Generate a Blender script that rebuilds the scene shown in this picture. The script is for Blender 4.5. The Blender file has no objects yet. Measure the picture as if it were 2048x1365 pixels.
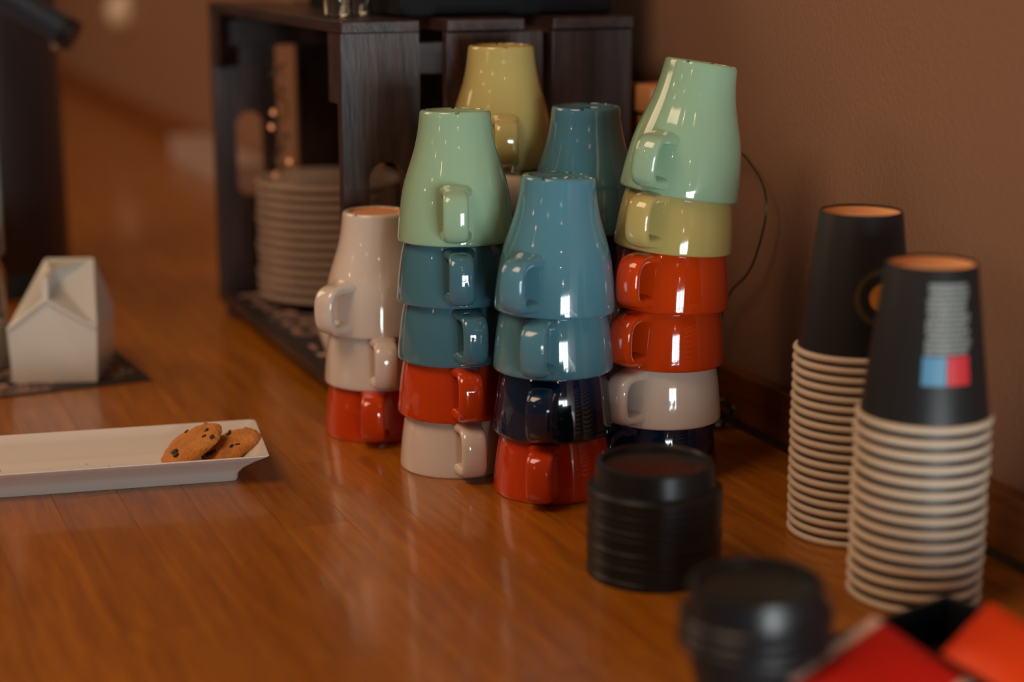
import bpy, bmesh, math, random
from mathutils import Vector, Matrix, Euler, noise
random.seed(7)
S = bpy.context.scene
COL = S.collection
R = math.radians

# ------------------------------------------------------------------ camera
cam_d = bpy.data.cameras.new('camera')
cam_d.sensor_width = 36.0
cam_d.lens = 61.52
cam_d.clip_start = 0.02
cam_d.clip_end = 60
cam = bpy.data.objects.new('camera', cam_d)
COL.objects.link(cam)
cam.location = (0, 0, 0.385)
cam.rotation_euler = (R(90 - 13.06), 0, 0)
cam_d.dof.use_dof = True
cam_d.dof.focus_distance = 1.25
cam_d.dof.aperture_fstop = 2.5
S.camera = cam

# ------------------------------------------------------------------ colour / exposure
S.view_settings.view_transform = 'Standard'
S.view_settings.look = 'None'
S.view_settings.gamma = 1
S.view_settings.use_curve_mapping = False
S.view_settings.exposure = -0.10

# ------------------------------------------------------------------ world: the dim room around
w = bpy.data.worlds.new('room_ambience')
S.world = w
w.use_nodes = True
bg = w.node_tree.nodes['Background']
bg.inputs[0].default_value = (1.0, 0.62, 0.40, 1)
bg.inputs[1].default_value = 0.07


def area_light(name, loc, target, sx, sy, power, color):
    d = bpy.data.lights.new(name, 'AREA')
    d.shape = 'RECTANGLE'
    d.size, d.size_y = sx, sy
    d.energy = power
    d.color = color
    o = bpy.data.objects.new(name, d)
    COL.objects.link(o)
    o.location = loc
    o.rotation_euler = (Vector(target) - Vector(loc)).to_track_quat('-Z', 'Y').to_euler()
    return o


# daylight through the panes of the window behind the camera (2 x 3 panes)
WIN_Y = -1.30
for ix in range(3):
    for iz in range(2):
        area_light('window_daylight', (0.60 + ix * 0.275, WIN_Y, -0.375 + iz * 0.415),
                   (0.60 + ix * 0.275, 2.0, -0.375 + iz * 0.415), 0.245, 0.385, 8.0, (0.86, 0.97, 1.0))
# added warm overhead fill panels, brightening the counter and the far wall
area_light('warm_fill', (-1.15, 0.25, 2.15), (0.0, 1.3, 0), 1.1, 1.1, 28, (1.0, 0.68, 0.45))
area_light('warm_fill', (-3.2, 2.6, 2.1), (-0.9, 3.0, 0), 1.8, 1.8, 44, (1.0, 0.68, 0.45))
# bare filament bulbs hanging in the room: azimuth (right of straight behind), elevation, distance from the mugs
for (az, el, dist, p) in [(9, 14, 3.2, 1.6), (11, 24, 3.4, 1.8), (10, 36, 3.0, 1.3), (-28, 20, 3.4, 1.5), (-38, 30, 3.0, 1.3), (-50, 12, 2.8, 1.3),
                          (-58, 24, 3.0, 1.5), (-66, 34, 2.7, 1.2), (-72, 16, 2.6, 1.2), (-80, 27, 2.6, 1.2), (14, 6, 3.6, 1.6), (-20, 40, 3.2, 1.2)]:
    d = bpy.data.lights.new('filament_bulb_light', 'POINT')
    d.energy = p
    d.color = (1.0, 0.60, 0.34)
    d.shadow_soft_size = 0.014
    o = bpy.data.objects.new('filament_bulb_light', d)
    COL.objects.link(o)
    hd_ = dist * math.cos(R(el))
    o.location = (0.03 + hd_ * math.sin(R(az)), 1.2 - hd_ * math.cos(R(az)), 0.15 + dist * math.sin(R(el)))


# ------------------------------------------------------------------ materials
def new_mat(name):
    m = bpy.data.materials.new(name)
    m.use_nodes = True
    nt = m.node_tree
    b = nt.nodes['Principled BSDF']
    return m, nt, b


def pmat(name, col, rough=0.5, metal=0.0, coat=0.0, coat_r=0.05, noise_amt=0.06, noise_scale=30, bump=0.0, bump_scale=200,
         spec=0.5, sheen=0.0, rough_var=0.0, sub=0.0):
    m, nt, b = new_mat(name)
    N, L = nt.nodes, nt.links
    b.inputs['Roughness'].default_value = rough
    b.inputs['Metallic'].default_value = metal
    b.inputs['Coat Weight'].default_value = coat
    b.inputs['Coat Roughness'].default_value = coat_r
    b.inputs['Specular IOR Level'].default_value = spec
    if sub:
        b.inputs['Subsurface Weight'].default_value = sub
        b.inputs['Subsurface Radius'].default_value = (0.004, 0.003, 0.002)
    tc = N.new('ShaderNodeTexCoord')
    nz = N.new('ShaderNodeTexNoise')
    nz.inputs['Scale'].default_value = noise_scale
    nz.inputs['Detail'].default_value = 5
    L.new(tc.outputs['Object'], nz.inputs['Vector'])
    mr = N.new('ShaderNodeMapRange')
    mr.inputs['To Min'].default_value = 1 - noise_amt
    mr.inputs['To Max'].default_value = 1 + noise_amt
    L.new(nz.outputs['Fac'], mr.inputs['Value'])
    mx = N.new('ShaderNodeVectorMath')
    mx.operation = 'SCALE'
    mx.inputs[0].default_value = col[:3]
    L.new(mr.outputs[0], mx.inputs['Scale'])
    L.new(mx.outputs[0], b.inputs['Base Color'])
    if rough_var:
        m2 = N.new('ShaderNodeMapRange')
        m2.inputs['To Min'].default_value = max(0.02, rough - rough_var)
        m2.inputs['To Max'].default_value = rough + rough_var
        L.new(nz.outputs['Fac'], m2.inputs['Value'])
        L.new(m2.outputs[0], b.inputs['Roughness'])
    if bump:
        n2 = N.new('ShaderNodeTexNoise')
        n2.inputs['Scale'].default_value = bump_scale
        n2.inputs['Detail'].default_value = 3
        L.new(tc.outputs['Object'], n2.inputs['Vector'])
        bp = N.new('ShaderNodeBump')
        bp.inputs['Strength'].default_value = bump
        bp.inputs['Distance'].default_value = 0.002
        L.new(n2.outputs['Fac'], bp.inputs['Height'])
        L.new(bp.outputs[0], b.inputs['Normal'])
    return m


def wood_mat(name, dark, light, rough, coat, axis_scale=(1.0, 14.0, 14.0), scale=9.0, rnd=0.35, bump=0.15, coat_r=0.08):
    """grain stretched along the piece's own X axis, tone varied per piece"""
    m, nt, b = new_mat(name)
    N, L = nt.nodes, nt.links
    tc = N.new('ShaderNodeTexCoord')
    oi = N.new('ShaderNodeObjectInfo')
    off = N.new('ShaderNodeVectorMath')
    off.operation = 'SCALE'
    off.inputs[0].default_value = (7.3, 3.1, 5.7)
    L.new(oi.outputs['Random'], off.inputs['Scale'])
    mp = N.new('ShaderNodeMapping')
    mp.inputs['Scale'].default_value = axis_scale
    L.new(tc.outputs['Object'], mp.inputs['Vector'])
    L.new(off.outputs[0], mp.inputs['Location'])
    n1 = N.new('ShaderNodeTexNoise')
    n1.inputs['Scale'].default_value = scale
    n1.inputs['Detail'].default_value = 8
    n1.inputs['Roughness'].default_value = 0.62
    n1.inputs['Distortion'].default_value = 0.5
    L.new(mp.outputs[0], n1.inputs['Vector'])
    n2 = N.new('ShaderNodeTexNoise')
    n2.inputs['Scale'].default_value = scale * 6
    n2.inputs['Detail'].default_value = 4
    L.new(mp.outputs[0], n2.inputs['Vector'])
    add = N.new('ShaderNodeMath')
    add.operation = 'MULTIPLY_ADD'
    add.inputs[1].default_value = 0.35
    L.new(n2.outputs['Fac'], add.inputs[0])
    L.new(n1.outputs['Fac'], add.inputs[2])
    cr = N.new('ShaderNodeValToRGB')
    cr.color_ramp.elements[0].position = 0.50
    cr.color_ramp.elements[0].color = (*dark, 1)
    cr.color_ramp.elements[1].position = 0.86
    cr.color_ramp.elements[1].color = (*light, 1)
    L.new(add.outputs[0], cr.inputs[0])
    mr = N.new('ShaderNodeMapRange')
    mr.inputs['To Min'].default_value = 1 - rnd
    mr.inputs['To Max'].default_value = 1 + rnd
    L.new(oi.outputs['Random'], mr.inputs['Value'])
    sc = N.new('ShaderNodeVectorMath')
    sc.operation = 'SCALE'
    L.new(cr.outputs[0], sc.inputs[0])
    L.new(mr.outputs[0], sc.inputs['Scale'])
    L.new(sc.outputs[0], b.inputs['Base Color'])
    b.inputs['Roughness'].default_value = rough
    b.inputs['Coat Weight'].default_value = coat
    b.inputs['Coat Roughness'].default_value = coat_r
    bp = N.new('ShaderNodeBump')
    bp.inputs['Strength'].default_value = bump
    bp.inputs['Distance'].default_value = 0.001
    L.new(add.outputs[0], bp.inputs['Height'])
    L.new(bp.outputs[0], b.inputs['Normal'])
    return m


def glaze(name, col, rough=0.07):
    return pmat(name, col, rough=rough, coat=0.6, coat_r=0.03, noise_amt=0.05, noise_scale=18, spec=0.5)


M = {}
M['mint'] = glaze('mint_glaze', (0.30, 0.47, 0.31))
M['teal'] = glaze('teal_glaze', (0.060, 0.170, 0.225))
M['sky'] = glaze('sky_blue_glaze', (0.085, 0.235, 0.310))
M['red'] = glaze('orange_red_glaze', (0.56, 0.044, 0.002))
M['white'] = glaze('white_glaze', (0.68, 0.57, 0.49))
M['navy'] = glaze('navy_glaze', (0.004, 0.016, 0.050))
M['yellow'] = glaze('mustard_glaze', (0.47, 0.38, 0.13))
M['clay'] = pmat('unglazed_clay', (0.62, 0.26, 0.10), rough=0.8, noise_amt=0.12)
M['porcelain'] = glaze('porcelain', (0.78, 0.75, 0.72), rough=0.12)
M['plate_ware'] = glaze('stoneware', (0.50, 0.38, 0.30), rough=0.18)
M['carton_ware'] = pmat('satin_porcelain', (0.74, 0.74, 0.68), rough=0.24, coat=0.2, noise_amt=0.03)
M['stave'] = wood_mat('oiled_oak_stave', (0.250, 0.070, 0.0018), (0.42, 0.138, 0.0034), 0.36, 0.50, scale=8.0, rnd=0.10, bump=0.02, coat_r=0.11)
M['baseboard'] = wood_mat('oiled_oak_baseboard', (0.14, 0.036, 0.005), (0.28, 0.080, 0.012), 0.4, 0.2, scale=6.0, rnd=0.08)
M['core'] = pmat('counter_core', (0.10, 0.03, 0.008), rough=0.6)
M['crate'] = wood_mat('stained_pine', (0.009, 0.006, 0.0062), (0.060, 0.027, 0.022), 0.42, 0.15, axis_scale=(1.0, 9.0, 9.0), scale=10.0, rnd=0.3, bump=0.7, coat_r=0.3)
M['wall'] = pmat('plaster', (0.27, 0.140, 0.083), rough=0.55, noise_amt=0.05, noise_scale=3, bump=0.25, bump_scale=260, spec=0.35)
M['paper_black'] = pmat('black_card', (0.013, 0.0125, 0.014), rough=0.45, spec=0.3, noise_amt=0.08)
M['paper_cream'] = pmat('cream_card', (0.60, 0.48, 0.36), rough=0.6, noise_amt=0.05)
M['paper_inside'] = pmat('tan_card', (0.80, 0.44, 0.22), rough=0.7, noise_amt=0.06)
M['lid'] = pmat('black_plastic', (0.009, 0.0095, 0.011), rough=0.34, spec=0.35, noise_amt=0.1)
M['cookie'] = pmat('baked_dough', (0.56, 0.215, 0.040), rough=0.85, noise_amt=0.40, noise_scale=90, bump=1.0, bump_scale=420)
M['chip'] = pmat('chocolate', (0.035, 0.014, 0.008), rough=0.4)
M['crumb'] = pmat('crumb', (0.50, 0.17, 0.05), rough=0.9)
M['steel_dark'] = pmat('dark_steel', (0.055, 0.038, 0.036), rough=0.36, metal=0.35, noise_amt=0.04)
M['black_gloss'] = pmat('black_moulded_plastic', (0.018, 0.027, 0.038), rough=0.32)
M['chrome'] = pmat('chrome', (0.7, 0.7, 0.7), rough=0.12, metal=1)
M['wire'] = pmat('copper_wire', (0.10, 0.085, 0.05), rough=0.3, metal=0.8)
M['tan_plastic'] = pmat('tan_plastic', (0.62, 0.27, 0.11), rough=0.45)
M['dark'] = pmat('dark_void_plastic', (0.01, 0.008, 0.007), rough=0.8)
M['mat'] = pmat('printed_mat', (0.018, 0.016, 0.017), rough=0.5, noise_amt=0.2)
M['mat_print'] = pmat('mat_print', (0.42, 0.25, 0.21), rough=0.5, noise_amt=0.2)
M['red_paper'] = pmat('red_paper', (0.47, 0.008, 0.003), rough=0.5, spec=0.25, noise_amt=0.08)
M['orange_paper'] = pmat('orange_red_paper', (0.66, 0.042, 0.003), rough=0.5, spec=0.25, noise_amt=0.1)
M['pale_paper'] = pmat('pale_paper', (0.55, 0.33, 0.24), rough=0.6)
M['print_grey'] = pmat('grey_print', (0.22, 0.235, 0.22), rough=0.5)
M['print_blue'] = pmat('blue_print', (0.075, 0.25, 0.42), rough=0.5)
M['print_red'] = pmat('red_print', (0.60, 0.022, 0.030), rough=0.5)
M['print_orange'] = pmat('orange_print', (0.62, 0.23, 0.02), rough=0.5)
M['print_gold'] = pmat('dark_gold_print', (0.055, 0.035, 0.012), rough=0.5)
M['pale_box'] = pmat('pale_card', (0.40, 0.28, 0.24), rough=0.6)
M['cap_brown'] = pmat('brown_cap', (0.06, 0.03, 0.02), rough=0.35)
M['sugar'] = pmat('white_sugar', (0.62, 0.55, 0.44), rough=0.9, bump=0.6, bump_scale=900)
M['window_paint'] = pmat('window_paint', (0.5, 0.5, 0.48), rough=0.5)


def glass_mat():
    m, nt, b = new_mat('clear_glass')
    b.inputs['Base Color'].default_value = (0.95, 0.97, 0.95, 1)
    b.inputs['Transmission Weight'].default_value = 1
    b.inputs['Roughness'].default_value = 0.02
    b.inputs['IOR'].default_value = 1.45
    return m


M['glass'] = glass_mat()


def emit_mat(name, col, st):
    m, nt, b = new_mat(name)
    b.inputs['Emission Color'].default_value = (*col, 1)
    b.inputs['Emission Strength'].default_value = st
    b.inputs['Base Color'].default_value = (*col, 1)
    return m


M['fairy'] = emit_mat('lit_fairy_bulb', (1.0, 0.40, 0.18), 0.55)


# ------------------------------------------------------------------ mesh helpers
def link(name, me, mat, parent=None):
    o = bpy.data.objects.new(name, me)
    COL.objects.link(o)
    if mat is not None and len(me.materials) == 0:
        me.materials.append(mat)
    if parent is not None:
        o.parent = parent
    return o


def finish(bm, smooth=40):
    bmesh.ops.recalc_face_normals(bm, faces=bm.faces)
    me = bpy.data.meshes.new('mesh')
    bm.to_mesh(me)
    bm.free()
    if smooth:
        for p in me.polygons:
            p.use_smooth = True
        me.set_sharp_from_angle(angle=R(smooth))
    return me


def lathe(profile, n=48, closed=True, smooth=40, bm=None, notches=None):
    """profile (r, z) spun about Z. closed joins last to first."""
    own = bm is None
    if own:
        bm = bmesh.new()
    rings = []
    for (r, z) in profile:
        if r < 1e-6:
            rings.append([bm.verts.new((0, 0, z))])
        else:
            rings.append([bm.verts.new((r * math.cos(2 * math.pi * k / n), r * math.sin(2 * math.pi * k / n), z)) for k in range(n)])
    pairs = list(zip(rings, rings[1:]))
    if closed:
        pairs.append((rings[-1], rings[0]))
    for a, b in pairs:
        if len(a) == 1 and len(b) == 1:
            continue
        for k in range(n):
            k2 = (k + 1) % n
            if len(a) == 1:
                bm.faces.new((a[0], b[k2], b[k]))
            elif len(b) == 1:
                bm.faces.new((a[k], a[k2], b[0]))
            else:
                bm.faces.new((a[k], a[k2], b[k2], b[k]))
    if notches:
        for (ri, ang, depth) in notches:
            for k in range(n):
                d = (2 * math.pi * k / n - ang + math.pi) % (2 * math.pi) - math.pi
                if abs(d) < 2 * math.pi / n * 0.8:
                    for q in ri:
                        rings[q][k].co.z -= depth
    if own:
        return finish(bm, smooth)


def box_bm(bm, lo, hi, bevel=0.0):
    r = bmesh.ops.create_cube(bm, size=1.0)
    vs = r['verts']
    for v in vs:
        v.co = Vector(((lo[i] + hi[i]) / 2 + v.co[i] * (hi[i] - lo[i]) for i in range(3)))
    if bevel:
        es = list({e for v in vs for e in v.link_edges})
        bmesh.ops.bevel(bm, geom=es, offset=bevel, segments=2, affect='EDGES', profile=0.5)


def box_me(lo, hi, bevel=0.0):
    bm = bmesh.new()
    box_bm(bm, lo, hi, bevel)
    return finish(bm, 0)


def sweep(points, section, up=None, cap=True, bm=None):
    """sweep a closed 2-D section along points; section coords (a, b): a along side vector, b along normal"""
    own = bm is None
    if own:
        bm = bmesh.new()
    pts = [Vector(p) for p in points]
    rings = []
    side = Vector(up) if up else None
    prev = None
    for i, p in enumerate(pts):
        t = (pts[min(i + 1, len(pts) - 1)] - pts[max(i - 1, 0)]).normalized()
        if side is not None:
            a = side
        else:
            ref = prev if prev is not None else (Vector((0, 0, 1)) if abs(t.z) < 0.9 else Vector((1, 0, 0)))
            a = (ref - t * ref.dot(t)).normalized()
            prev = a
        b = t.cross(a).normalized()
        rings.append([bm.verts.new(p + a * s[0] + b * s[1]) for s in section])
    n = len(section)
    for r0, r1 in zip(rings, rings[1:]):
        for k in range(n):
            bm.faces.new((r0[k], r0[(k + 1) % n], r1[(k + 1) % n], r1[k]))
    if cap:
        bm.faces.new(rings[0])
        bm.faces.new(list(reversed(rings[-1])))
    if own:
        return finish(bm)


def circ(r, n=8):
    return [(r * math.cos(2 * math.pi * k / n), r * math.sin(2 * math.pi * k / n)) for k in range(n)]


def squircle(a, b, n=20, e=0.45):
    out = []
    for k in range(n):
        t = 2 * math.pi * k / n
        c, s = math.cos(t), math.sin(t)
        out.append((a * math.copysign(abs(c) ** e, c), b * math.copysign(abs(s) ** e, s)))
    return out


def smooth_path(pts, sub=6):
    P = [Vector(p) for p in pts]
    out = []
    for i in range(len(P) - 1):
        p0, p1, p2, p3 = P[max(i - 1, 0)], P[i], P[i + 1], P[min(i + 2, len(P) - 1)]
        for k in range(sub):
            t = k / sub
            out.append(0.5 * ((2 * p1) + (-p0 + p2) * t + (2 * p0 - 5 * p1 + 4 * p2 - p3) * t * t + (-p0 + 3 * p1 - 3 * p2 + p3) * t ** 3))
    out.append(P[-1])
    return out


def thing(name, label, cat, loc=(0, 0, 0), rot=(0, 0, 0), group=None):
    o = bpy.data.objects.new(name, None)
    o.empty_display_size = 0.02
    COL.objects.link(o)
    o.location = loc
    o.rotation_euler = rot
    o['label'] = label
    o['category'] = cat
    if group:
        o['group'] = group
    return o


def copy_tree(o, parent=None):
    c = o.copy()
    COL.objects.link(c)
    if parent is not None:
        c.parent = parent
    for ch in list(o.children):
        copy_tree(ch, c)
    return c


def struct(o):
    o['kind'] = 'structure'
    return o


# ------------------------------------------------------------------ the setting
AZ = R(22.4)                       # the wall and the counter run this far left of straight ahead
NV = Vector((math.cos(AZ), math.sin(AZ), 0))     # towards the wall
TV = Vector((-math.sin(AZ), math.cos(AZ), 0))    # along the wall, away from the camera
WALL_N = 0.700
ROT_T = AZ + math.pi / 2           # object X axis along TV; then object Y axis = -NV


def nt(n, t, z=0.0):
    v = NV * n + TV * t
    return (v.x, v.y, z)


o = struct(link('wall_right', box_me((-3.0, -0.12, -0.9), (6.5, 0.0, 1.8)), M['wall']))
o.location = nt(WALL_N, 0)
o.rotation_euler = (0, 0, ROT_T)
# object Y = -NV so the box from -0.12..0 lies behind the wall's face
o = struct(link('wall_far', box_me((-0.1, -0.1, -0.9), (4.5, 0.0, 1.8)), M['wall']))
o.location = nt(WALL_N, 6.5)
o.rotation_euler = (0, 0, AZ + math.pi)
floor_m = pmat('floor_tiles', (0.10, 0.06, 0.04), rough=0.5)
o = struct(link('floor', box_me((-4.5, -4, -0.95), (3.0, 7.5, -0.9)), floor_m))

# window wall behind the camera with a real frame
bm = bmesh.new()
x0, x1, z0, z1 = 0.46, 1.29, -0.58, 0.25
box_bm(bm, (x0 - 0.04, -0.03, z0 - 0.04), (x0, 0.03, z1 + 0.04))
box_bm(bm, (x1, -0.03, z0 - 0.04), (x1 + 0.04, 0.03, z1 + 0.04))
box_bm(bm, (x0, -0.03, z0 - 0.04), (x1, 0.03, z0))
box_bm(bm, (x0, -0.03, z1), (x1, 0.03, z1 + 0.04))
for xx in (0.725, 1.0):
    box_bm(bm, (xx, -0.02, z0), (xx + 0.025, 0.02, z1))
box_bm(bm, (x0, -0.02, -0.1825), (x1, 0.02, -0.1525))
o = struct(link('window_1', finish(bm, 0), M['window_paint']))
o.location = (0, WIN_Y + 0.035, 0)

# baseboard
bb = link('baseboard_right', box_me((-1.5, 0.0, 0.004), (6.4, 0.014, 0.043), 0.0015), M['baseboard'])
struct(bb)
bb.location = nt(WALL_N - 0.0005, 0)
bb.rotation_euler = (0, 0, ROT_T)

# ------------------------------------------------------------------ the counter, stave by stave
counter = thing('wooden_counter', 'long glossy orange-brown oak counter of glued staves along the brown wall', 'counter',
                nt(WALL_N - 0.018, 0), (0, 0, ROT_T))
STW = 0.0445
NS = 25
link('worktop_core', box_me((0.50, 0.0, -0.040), (6.4, STW * NS, -0.006), 0.002), M['core'], counter)
rs = random.Random(3)
stave_meshes = {}


def stave_mesh(L):
    if L not in stave_meshes:
        me = box_me((0, 0.0001, -0.006), (L - 0.0002, STW - 0.0001, 0.0), 0.00018)
        stave_meshes[L] = me
    return stave_meshes[L]


far = bmesh.new()
for i in range(NS):
    t = 0.50
    while t < 6.35:
        L = rs.choice([0.26, 0.34, 0.42, 0.50])
        if t == 0.50:
            L = rs.choice([0.10, 0.16, 0.22, 0.30])
        L = min(L, 6.4 - t)
        if t < 2.35:
            me = stave_mesh(L)
        if t < 2.35:
            s = link('stave', me, M['stave'], counter)
            s.location = (t, i * STW, 0)
        else:
            box_bm(far, (t, i * STW + 0.0001, -0.006), (t + L - 0.0002, (i + 1) * STW - 0.0001, 0.0))
        t += L
fs = link('far_staves', finish(far, 0), M['stave'], counter)
fs['kind'] = 'stuff'

# ------------------------------------------------------------------ mugs
MH = 0.0935
SP = 0.0417
OUT = [(0.0418, 0.0000), (0.0424, 0.0006), (0.0425, 0.0020), (0.0422, 0.0070), (0.0418, 0.0120), (0.0411, 0.0190), (0.0401, 0.0270),
       (0.0389, 0.0345), (0.0370, 0.0430), (0.0348, 0.0500), (0.0322, 0.0580), (0.0300, 0.0650), (0.0282, 0.0730), (0.0270, 0.0800),
       (0.0263, 0.0860), (0.0259, 0.0900), (0.0256, 0.0920), (0.0248, 0.0931), (0.0238, MH)]
INN = [(0.0212, MH), (0.0207, 0.0925), (0.0207, 0.0912)]
CAV = [(0.0, 0.0895), (0.0, 0.0860), (0.0170, 0.0850), (0.0215, 0.0800), (0.0222, 0.0535), (0.0228, 0.0520), (0.0268, 0.0516), (0.0310, 0.0480), (0.0352, 0.0340),
       (0.0378, 0.0180), (0.0393, 0.0040), (0.0398, 0.0008), (0.0405, 0.0)]


def mug_body_me(mat):
    prof = OUT + INN + [(0.0190, 0.0908), (0.0, 0.0906)] + CAV[1:]
    bm = bmesh.new()
    ri = (17, 18, 19, 20)
    lathe(prof, n=96, closed=True, bm=bm, notches=[(ri, R(4), 0.0024), (ri, R(184), 0.0024), (ri, R(94), 0.0024)])
    me = finish(bm, 50)
    me.materials.append(mat)
    return me


def mug_handle_me(mat):
    pts = [(0.0368, 0, 0.0385), (0.0425, 0, 0.0383), (0.0500, 0, 0.0380), (0.0560, 0, 0.0360), (0.0592, 0, 0.0310), (0.0600, 0, 0.0240), (0.0596, 0, 0.0160),
           (0.0575, 0, 0.0105), (0.0530, 0, 0.0080), (0.0470, 0, 0.0076), (0.0402, 0, 0.0078)]
    path = smooth_path(pts, 4)
    sec = squircle(0.0090, 0.0038, 24, 0.72)
    bm = bmesh.new()
    # widen at the body ends so the strap grows out of the wall
    p = [Vector(q) for q in path]
    rings = []
    n = len(p)
    for i, q in enumerate(p):
        tt = (p[min(i + 1, n - 1)] - p[max(i - 1, 0)]).normalized()
        a = Vector((0, 1, 0))
        b = tt.cross(a).normalized()
        e = min(i, n - 1 - i) / 6.0
        k = 1.0 + 0.28 * max(0.0, 1 - e)
        rings.append([bm.verts.new(q + a * s[0] * k + b * s[1] * (1 + 0.35 * max(0, 1 - e))) for s in sec])
    m_ = len(sec)
    for r0, r1 in zip(rings, rings[1:]):
        for k in range(m_):
            bm.faces.new((r0[k], r0[(k + 1) % m_], r1[(k + 1) % m_], r1[k]))
    bm.faces.new(rings[0])
    bm.faces.new(list(reversed(rings[-1])))
    me = finish(bm, 60)
    me.materials.append(mat)
    return me


def base_disc_me(mat):
    me = lathe([(0.0, 0.0910), (0.0206, 0.0910), (0.0206, 0.0925), (0.0204, 0.0926), (0.0195, 0.0916), (0.0, 0.0914)], n=48, closed=False)
    me.materials.append(mat)
    return me


BODY = {c: mug_body_me(M[c]) for c in ('mint', 'teal', 'sky', 'red', 'white', 'navy', 'yellow')}
HAND = {c: mug_handle_me(M[c]) for c in BODY}
DISC = {c: base_disc_me(M['clay'] if c == 'white' else M[c]) for c in BODY}

first = {}


def mug(color, x, y, z, phi, label, group, tilt=0.0, back=0.0):
    """phi: how far the handle turns to the right of the camera, in degrees"""
    if color not in first:
        t = thing('stacking_mug', label, 'mug')
        link('body', BODY[color], None, t)
        link('handle', HAND[color], None, t)
        link('base_disc', DISC[color], None, t)
        first[color] = t
    else:
        t = copy_tree(first[color])
    t['label'] = label
    t['group'] = group
    yaw = math.atan2(-y, -x) + R(phi)
    t.location = (x, y, z)
    t.rotation_euler = (Matrix.Rotation(R(tilt), 3, 'Y') @ Matrix.Rotation(R(-back), 3, 'X') @ Matrix.Rotation(yaw, 3, 'Z')).to_euler()
    return t


G = 'upside-down mugs stacked by colour on the counter'
# leftmost stack: three
x, y = -0.1069, 1.3488
mug('red', x, y, 0.0, -4, 'orange-red mug at the foot of the short leftmost mug stack', G)
mug('white', x + 0.0008, y, 0.0415, 6, 'upside-down white mug in the middle of the short leftmost stack', G)
mug('white', x + 0.0006, y, 0.0830, -42, 'upside-down white mug topping the short leftmost stack', G)
# second stack: five
x, y = -0.0412, 1.2574
mug('white', x, y, 0.0, 12, 'white mug at the foot of the mint-topped stack beside the leftmost stack', G)
mug('red', x - 0.001, y, 0.0413, 11, 'orange-red mug between white and teal mugs in the second stack', G)
mug('teal', x - 0.0006, y, 0.0828, 14, 'lower of the two teal mugs in the second stack, above the orange-red one', G)
mug('teal', x - 0.0008, y, 0.1256, 5, 'upper of the two teal mugs in the second stack, under the mint one', G, back=0.8)
mug('mint', x + 0.0004, y, 0.1698, 0, 'mint green mug topping the second stack, handle facing forward', G, back=1.5)
# third stack, nearest: four
x, y = 0.0290, 1.1976
mug('red', x, y, 0.0, -9, 'orange-red mug at the foot of the nearest, central stack', G)
mug('navy', x, y, 0.0437, -9, 'glossy navy mug above the orange-red one in the nearest stack', G)
mug('sky', x, y, 0.0890, -13, 'light blue mug above the navy one in the nearest stack', G)
mug('sky', x + 0.0006, y, 0.1307, -29, 'light blue mug topping the nearest, central stack', G, tilt=1.5, back=1.2)
# fourth stack, leaning right: six
x, y = 0.1083, 1.2385
mug('navy', x, y, 0.0, -42, 'dark navy mug at the foot of the tall right stack, behind black lids', G)
mug('white', x + 0.002, y, 0.0420, -33, 'white mug near the foot of the tall right stack, above the navy one', G)
mug('red', x + 0.0030, y, 0.0842, -32, 'lower of the two orange-red mugs in the tall right stack', G, tilt=1.5)
mug('red', x + 0.0052, y, 0.1252, -30, 'upper of the two orange-red mugs in the tall right stack', G, tilt=3.0, back=1.0)
mug('yellow', x + 0.0068, y, 0.1668, -26, 'mustard yellow mug under the leaning mint one in the right stack', G, tilt=5.0, back=1.5)
mug('mint', x + 0.0103, y, 0.2062, -27, 'mint green mug leaning right on top of the tall right stack', G, tilt=9.0, back=2.0)
# back left: yellow topped
x, y = -0.0085, 1.378
for k, c in enumerate(['red', 'navy', 'teal', 'red', 'white']):
    lab = {0: 'orange-red mug hidden at the foot of the back stack by the crate',
           1: 'navy mug low in the back stack by the crate', 2: 'teal mug midway up the back stack by the crate',
           3: 'orange-red mug under the white one in the back stack', 4: 'white mug just under the mustard mug at the back'}[k]
    mug(c, x, y, k * SP, 8, lab, G)
mug('yellow', x, y, 5 * SP, 4, 'tallest standing mustard yellow mug in front of the dark crate', G)
# back right: teal topped
x, y = 0.0555, 1.3220
for k, c in enumerate(['white', 'red', 'white', 'navy']):
    lab = {0: 'white mug hidden at the foot of the teal-topped back stack', 1: 'orange-red mug low in the teal-topped back stack',
           2: 'white mug midway up the teal-topped back stack', 3: 'navy mug just under the teal mug at the back'}[k]
    mug(c, x, y, k * SP, -15, lab, G)
mug('teal', x, y, 4 * SP, -10, 'teal mug topping the back stack, between light blue and leaning mint mugs', G)

# ------------------------------------------------------------------ takeaway paper cups
CH = 0.093


def cup_parts():
    t = thing('paper_cup', '', 'cup')
    # outer wall (inverted: mouth down at z=0.002, base ring up at CH)
    wall = lathe([(0.0372, 0.0030), (0.0262, CH - 0.0006), (0.0259, CH), (0.0252, CH), (0.0250, CH - 0.0070), (0.0246, CH - 0.0070), (0.0367, 0.0030)], n=64)
    link('cup_wall', wall, M['paper_black'], t)
    rim = lathe([(0.0374, 0.0), (0.0388, 0.0003), (0.0397, 0.0013), (0.0399, 0.0026), (0.0395, 0.0036), (0.0384, 0.0043), (0.0371, 0.0043), (0.0366, 0.0020)], n=64)
    link('rim', rim, M['paper_cream'], t)
    disc = lathe([(0.0, CH - 0.0068), (0.0246, CH - 0.0068), (0.0250, CH - 0.0014), (0.0247, CH - 0.0014), (0.0241, CH - 0.0062), (0.0, CH - 0.0062)], n=64, closed=False)
    link('base_disc', disc, M['paper_inside'], t)
    return t


cup0 = cup_parts()
used = [False]


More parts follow.
